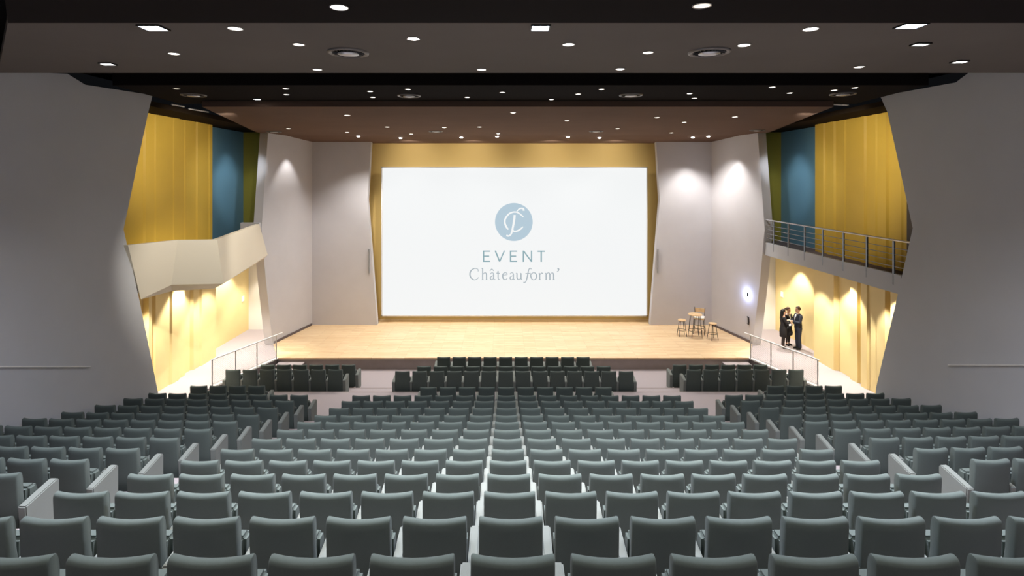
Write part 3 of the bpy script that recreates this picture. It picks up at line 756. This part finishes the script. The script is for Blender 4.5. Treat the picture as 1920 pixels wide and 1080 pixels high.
# ------------------------------------------------------------------ wall fittings
def fitting(name, bm, m, label, cat):
    return tag(obj(name, bm, m), label, cat)
def on_stage_right(y): return 2*AX-(-9.2+.2069*(y-25.5))
yb = 22.9; xb = on_stage_right(yb)
t = empty('blue_wall_light', (xb, yb, EYE-.217*yb)); tag(t, 'small glowing blue-white light on the right grey stage wall', 'wall light')
t.rotation_euler = (0, 0, -.2)
obj('housing', B(-.06, 0, -.07, .07, -.07, .07, bev=.01), M['black_metal'], t)
obj('lens', lathe(bmesh.new(), [(0, .09), (.05, .08), (.085, .045), (.09, 0), (0, 0)], 20), M['led_blue'], t).rotation_euler = (0, -PI/2, 0)
t.children[-1].location = (-.06, 0, 0)
lamp('POINT', (-.25, -.12, 0), 14, color=(.5, .6, 1), size=.05, parent=t)
y_ = 22.85; x_ = on_stage_right(y_)
t = empty('wall_socket', (x_, y_, EYE-.266*y_)); t.rotation_euler = (0, 0, -.2); tag(t, 'narrow dark socket box low on the right grey stage wall', 'socket')
obj('housing', B(-.04, 0, -.09, .09, -.16, .16, bev=.008), M['black_metal'], t); obj('cover', B(-.046, -.038, -.06, .06, -.12, .12), M['steel'], t)
for sx, px, py in ((-1, 455, 560), (1, 1467, 552)):
    x = -11.9 if sx < 0 else 2*AX+11.9; y = x/((px-946)/1000); z = EYE-(py-335)*y/1000
    t = empty('wall_sign', (x, y, z)); tag(t, 'small white plate sign on the smooth yellow wall of the %s passage' % ('left' if sx < 0 else 'right'), 'sign')
    s_ = 1 if sx < 0 else -1
    a_, b_ = sorted((0, s_*.03)); obj('plate', B(a_, b_, -.10, .10, -.12, .12), M['white'], t)
    a_, b_ = sorted((s_*.03, s_*.036)); obj('panel', B(a_, b_, -.075, .075, -.095, .095), M['paper'], t)

# ------------------------------------------------------------------ stools, table and chair on the stage
def stool(x, y, label, rz=0):
    t = empty('bar_stool', (x, y, SZ), rz); tag(t, label, 'stool', 'bar stools on the stage')
    H = .72
    obj('seat', lathe(bmesh.new(), [(0, H-.035), (.165, H-.035), (.178, H-.018), (.165, H), (0, H)], 28), M['birch'], t, smooth=False)
    for k in range(4):
        a_ = PI/4+k*PI/2
        bm = bmesh.new(); tube(bm, (.12*math.cos(a_), .12*math.sin(a_), H-.03), (.235*math.cos(a_), .235*math.sin(a_), 0), .012)
        obj('leg', bm, M['black_metal'], t)
    obj('foot_ring', ring(bmesh.new(), (0, 0, .26), .19, .009), M['black_metal'], t, smooth=True)
    obj('brace_ring', ring(bmesh.new(), (0, 0, H-.05), .12, .008), M['black_metal'], t, smooth=True)
    return t
stool(7.9, 23.75, 'wooden round bar stool on black legs, standing on the screen side of the table')
stool(9.05, 23.2, 'wooden round bar stool on black legs, standing nearest the right stage wall', .3)
t = empty('high_table', (8.42, 23.55, SZ)); tag(t, 'round high table with pale wooden top and black wire legs on the stage', 'table')
obj('tabletop', lathe(bmesh.new(), [(0, .99), (.29, .99), (.30, 1.005), (.29, 1.025), (0, 1.025)], 36), M['birch'], t)
for k in range(4):
    a_ = PI/4+k*PI/2; bm = bmesh.new()
    for da in (-.22, .22):
        tube(bm, (.22*math.cos(a_+da), .22*math.sin(a_+da), .985), (.32*math.cos(a_), .32*math.sin(a_), .01), .009)
    obj('leg', bm, M['black_metal'], t)
obj('foot_ring', ring(bmesh.new(), (0, 0, .30), .29, .009, 32), M['black_metal'], t, smooth=True)
t = empty('bar_chair', (8.82, 24.15, SZ), 2.7); tag(t, 'high bar chair with white cushion, wooden back and black frame behind the round table', 'chair')
obj('seat', B(-.22, .22, -.2, .22, .66, .70, bev=.01), M['birch'], t); obj('cushion', B(-.225, .225, -.2, .22, .70, .76, bev=.025, seg=3), M['cushion'], t)
obj('backrest', B(-.21, .21, -.255, -.225, .90, 1.08, bev=.01), M['birch'], t)
for sx in (-1, 1):
    bm = bmesh.new(); tube(bm, (sx*.2, .2, .67), (sx*.24, .26, 0), .012); obj('leg', bm, M['black_metal'], t)
    bm = bmesh.new(); tube(bm, (sx*.2, -.2, .67), (sx*.24, -.26, 0), .012); tube(bm, (sx*.2, -.2, .67), (sx*.22, -.24, 1.12), .012); obj('leg', bm, M['black_metal'], t)
bm = bmesh.new()
for a_, b_ in (((-.22, .24, .28), (.22, .24, .28)), ((-.22, -.24, .28), (.22, -.24, .28)), ((-.22, .24, .28), (-.22, -.24, .28)), ((.22, .24, .28), (.22, -.24, .28))): tube(bm, a_, b_, .009)
obj('footrest', bm, M['black_metal'], t)

# ------------------------------------------------------------------ people
def skin(name, V, R, E, m, parent, sub=2, root=0):
    me = bpy.data.meshes.new(name); me.from_pydata(V, E, [])
    o = link_mesh(name, me, None, None)
    o.modifiers.new('skin', 'SKIN'); sd = me.skin_vertices[0].data
    for i, r in enumerate(R):
        sd[i].radius = (r, r) if not isinstance(r, tuple) else r
        sd[i].use_root = (i == root)
    s_ = o.modifiers.new('sub', 'SUBSURF'); s_.levels = sub; s_.render_levels = sub
    dg = bpy.context.evaluated_depsgraph_get(); dg.update()
    nm = bpy.data.meshes.new_from_object(o.evaluated_get(dg))
    o.modifiers.clear(); o.data = nm; bpy.data.meshes.remove(me)
    nm.materials.clear(); nm.materials.append(m)
    nm.polygons.foreach_set('use_smooth', [True]*len(nm.polygons))
    o.parent = parent
    return o
def person(x, y, z, rz, s, label, hands, top, bottom, hair, head_yaw=0, skirt=False, foot=.10):
    """local +y is forward; hands = ((elbow, wrist) right, left) in local metres for a 1.75 m body"""
    t = empty('person', (x, y, z), rz); t.scale = (s, s, s)
    tag(t, label, 'person', 'people talking in the passage')
    cy, sy = math.cos(head_yaw), math.sin(head_yaw)
    def hd(px, py, pz): return (px*cy-py*sy, px*sy+py*cy, pz)
    sw = .165 if skirt else .195
    V = [(0, 0, .95), (0, .01, 1.08), (0, .01, 1.26), (0, -.01, 1.42), (0, .0, 1.49), hd(0, .03, 1.57), hd(0, .025, 1.64), hd(0, .0, 1.70)]
    R = [.085, .085, .115, .07, .05, .062, .078, .06]
    E = [(i, i+1) for i in range(7)]
    def add(p, r, par): V.append(tuple(p)); R.append(r); E.append((par, len(V)-1)); return len(V)-1
    arms = []
    for sx, (el, wr) in zip((1, -1), hands):
        sh = add((sx*sw, -.01, 1.39), .052, 3); el, wr = Vector(el), Vector(wr)
        e_ = add(el, .042, sh); w_ = add(wr, .027, e_)
        d = (wr-el).normalized(); side = d.cross(Vector((0, 0, 1)));
        side = side.normalized() if side.length > .1 else Vector((1, 0, 0))
        nrm = side.cross(d)
        palm = wr+d*.07; pl = add(palm, (.036, .018), w_)
        for k, (o_, ln) in enumerate(((-.030, .065), (-.010, .078), (.010, .072), (.030, .055))):
            b_ = palm+side*o_+d*.012
            k1 = add(b_+d*ln*.5, .0085, pl); add(b_+d*ln*.9-nrm*.022, .0075, k1)
        k1 = add(wr+d*.03+side*.04, .010, w_); add(wr+d*.075+side*.058, .009, k1)
        arms.append((el, wr))
    for sx in (-1, 1):
        h_ = add((sx*.085, 0, .86), .055, 0); k_ = add((sx*foot*.95, .015, .49), .052, h_); a_ = add((sx*foot, -.02, .09), .034, k_); add((sx*(foot+.02), .10, .035), .02, a_)
    body = skin('body', V, R, E, M['skin'], t)
    bm = bmesh.new(); bm.from_mesh(body.data)
    def blob(c, rr, shape=None):
        g = bmesh.ops.create_uvsphere(bm, u_segments=28, v_segments=20, radius=1)
        for v in g['verts']:
            p = v.co.copy()
            if shape: p = shape(p)
            v.co = Vector(hd(c[0]+p.x*rr[0], c[1]+p.y*rr[1], c[2]+p.z*rr[2]))
    def skull(p):
        k = max(0, -p.z); p.x *= 1-.38*k*k; p.y *= 1-.22*k*k
        if p.y > 0: p.y += .10*k
        return p
    blob((0, .015, 1.635), (.075, .097, .118), skull)
    blob((0, .117, 1.612), (.013, .020, .024)); blob((0, .106, 1.570), (.026, .012, .012)); blob((0, .100, 1.535), (.026, .018, .018))
    for sx in (-1, 1): blob((sx*.076, .0, 1.62), (.011, .020, .030)); blob((sx*.030, .098, 1.668), (.024, .012, .008))
    bm.to_mesh(body.data); bm.free()
    rm = body.modifiers.new('fuse', 'REMESH'); rm.mode = 'VOXEL'; rm.voxel_size = .0065
    dg = bpy.context.evaluated_depsgraph_get(); dg.update()
    nm = bpy.data.meshes.new_from_object(body.evaluated_get(dg)); body.modifiers.clear(); body.data = nm
    nm.materials.clear(); nm.materials.append(M['skin']); nm.polygons.foreach_set('use_smooth', [True]*len(nm.polygons))
    # jacket
    V = [(0, 0, .78), (0, .01, 1.05), (0, .01, 1.26), (0, -.01, 1.41)]; R = [.20 if not skirt else .19, .135 if not skirt else .118, .160 if not skirt else .145, .10]
    E = [(0, 1), (1, 2), (2, 3)]
    for sx, (el, wr) in zip((1, -1), arms):
        V.append((sx*sw, -.01, 1.385)); R.append(.072); E.append((3, len(V)-1))
        V.append(tuple(el)); R.append(.060); E.append((len(V)-2, len(V)-1))
        V.append(tuple(wr-(wr-el).normalized()*.02)); R.append(.045); E.append((len(V)-2, len(V)-1))
    jk = skin('jacket', V, R, E, top, t)
    # shirt front and collar
    from mathutils.bvhtree import BVHTree
    bv = BVHTree.FromPolygons([v.co.copy() for v in jk.data.vertices], [tuple(p.vertices) for p in jk.data.polygons])
    bm = bmesh.new(); rows_ = []
    for q in range(9):
        zz = 1.19+.235*q/8; ww = .004+.052*(q/8)**1.1; rw = []
        for u in (-1, -.33, .33, 1):
            h_ = bv.ray_cast(Vector((u*ww, 1, zz)), Vector((0, -1, 0)))[0]
            rw.append(bm.verts.new((u*ww, (h_.y if h_ else .07)+.004, zz)))
        rows_.append(rw)
    for q in range(8):
        for u in range(3): bm.faces.new((rows_[q][u], rows_[q][u+1], rows_[q+1][u+1], rows_[q+1][u]))
    so = obj('shirt', bm, M['shirt'], t); sm = so.modifiers.new('thick', 'SOLIDIFY'); sm.thickness = .006; sm.offset = -1
    bm = bmesh.new(); ring(bm, (0, .0, 1.455), .062, .016, 20, 6); obj('collar', bm, M['shirt'], t, smooth=True)
    if skirt:
        bm = bmesh.new(); lathe(bm, [(.135, .98), (.175, .88), (.185, .75), (.175, .52), (.165, .52), (.165, .75), (.15, .88), (.12, .98)], 28)
        bmesh.ops.scale(bm, vec=(1, .8, 1), verts=bm.verts); obj('skirt', bm, bottom, t, smooth=True)
        for sx in (-1, 1): skin('stocking', [(sx*foot*.9, .01, .60), (sx*foot*.95, .015, .49), (sx*foot, -.02, .10)], [.068, .058, .040], [(0, 1), (1, 2)], M['tights'], t)
    else:
        V = [(0, 0, 1.0), (0, 0, .88)]; R = [.15, .15]; E = [(0, 1)]
        for sx in (-1, 1):
            V += [(sx*.092, 0, .80), (sx*foot*.95, .015, .49), (sx*foot, -.02, .04)]; R += [.098, .078, .070]; n = len(V); E += [(1, n-3), (n-3, n-2), (n-2, n-1)]
        skin('trousers', V, R, E, bottom, t)
    for sx in (-1, 1): skin('shoe', [(sx*foot, -.05, .045), (sx*(foot+.01), .03, .045), (sx*(foot+.02), .16, .03)], [.056, .052, .040], [(0, 1), (1, 2)], M['shoe'], t)
    # face
    for sx in (-1, 1):
        bm = bmesh.new(); bmesh.ops.create_uvsphere(bm, u_segments=10, v_segments=8, radius=1, matrix=Matrix.Translation(hd(sx*.030, .099, 1.645)) @ Matrix.Diagonal((.013, .009, .008, 1))); obj('eye', bm, M['hair_black'], t, smooth=True)
    bm = bmesh.new(); bmesh.ops.create_uvsphere(bm, u_segments=12, v_segments=8, radius=1, matrix=Matrix.Translation(hd(0, .114, 1.572)) @ Matrix.Diagonal((.022, .007, .006, 1))); obj('mouth', bm, M['lip'], t, smooth=True)
    # hair: a shell open at the face
    style, hm = hair
    bm = bmesh.new(); bmesh.ops.create_uvsphere(bm, u_segments=28, v_segments=20, radius=1)
    bmesh.ops.delete(bm, geom=[v for v in bm.verts if v.co.y > .45 and v.co.z < .42 or (v.co.z < -.35) or (abs(v.co.x) > .6 and v.co.z < -.1 and v.co.y > 0)], context='VERTS')
    for v in bm.verts: v.co = Vector(hd(v.co.x*.086, v.co.y*.107+.008, v.co.z*.116+1.652))
    ho = obj('hair', bm, hm, t, smooth=True)
    so = ho.modifiers.new('thick', 'SOLIDIFY'); so.thickness = .014
    if style == 'long':
        bm = bmesh.new(); rg = []
        for cy_, cz_, rx, ry in ((-.02, 1.735, .05, .05), (-.035, 1.69, .092, .075), (-.04, 1.62, .102, .080), (-.05, 1.54, .108, .075), (-.07, 1.45, .108, .062), (-.085, 1.37, .095, .045), (-.09, 1.32, .06, .025)):
            rg.append([bm.verts.new(hd(rx*math.cos(2*PI*q/20), cy_+ry*math.sin(2*PI*q/20), cz_)) for q in range(20)])
        for a_, b_ in zip(rg, rg[1:]):
            for q in range(20): bm.faces.new((a_[q], a_[(q+1) % 20], b_[(q+1) % 20], b_[q]))
        bm.faces.new(rg[0]); bm.faces.new(rg[-1][::-1])
        obj('long_hair', bm, hm, t, smooth=True)
    elif style == 'bun':
        bm = bmesh.new(); bmesh.ops.create_uvsphere(bm, u_segments=14, v_segments=10, radius=.045, matrix=Matrix.Translation(hd(0, -.12, 1.66))); obj('hair_bun', bm, hm, t, smooth=True)
    return t
pz = FL
person(11.52, 22.05, pz, -PI/2-.15, .925, 'person in black skirt suit with long black hair, facing the tallest person',
       (((.23, .08, 1.13), (.10, .27, 1.22)), ((-.22, .05, 1.12), (-.06, .24, 1.13))), M['suit_black'], M['suit_black'], ('long', M['hair_black']), 0, True, .07)
person(11.93, 22.45, pz, PI+.35, .915, 'person in black skirt suit with tied-back hair, standing between the two others',
       (((.23, .03, 1.13), (.12, .25, 1.10)), ((-.22, .05, 1.13), (-.20, .22, .98))), M['suit_black'], M['suit_black'], ('bun', M['hair_brown']), .2, True, .07)
person(12.08, 21.93, pz, PI/2, 1.0, 'person in dark navy suit and trousers with short dark hair, the tallest of three',
       (((.24, .07, 1.13), (.13, .30, 1.16)), ((-.24, .07, 1.13), (-.10, .31, 1.18))), M['suit_navy'], M['suit_navy'], ('short', M['hair_brown']), 0, False, .09)
# coat carried low by the middle person, and a sheet of paper
t = empty('draped_coat', (11.86, 22.22, pz+.48)); tag(t, 'black coat draped over the arm of the middle person', 'coat')
bm = bmesh.new(); lathe(bm, [(0, .40), (.05, .40), (.10, .30), (.15, .12), (.13, .02), (.06, -.01), (0, 0)], 20); bmesh.ops.scale(bm, vec=(1, .6, 1), verts=bm.verts)
obj('fold', bm, M['suit_black'], t, smooth=True)
bm = bmesh.new(); prism(bm, [(-.06, -.10, .40), (.09, -.10, .41), (.10, -.02, .47), (-.05, -.02, .46)], (0, 0, .006))
bmesh.ops.translate(bm, vec=(11.86, 22.2, pz+.50), verts=bm.verts)
tag(obj('paper_sheet', bm, M['paper']), 'small white sheet of paper held just above the draped black coat', 'paper')
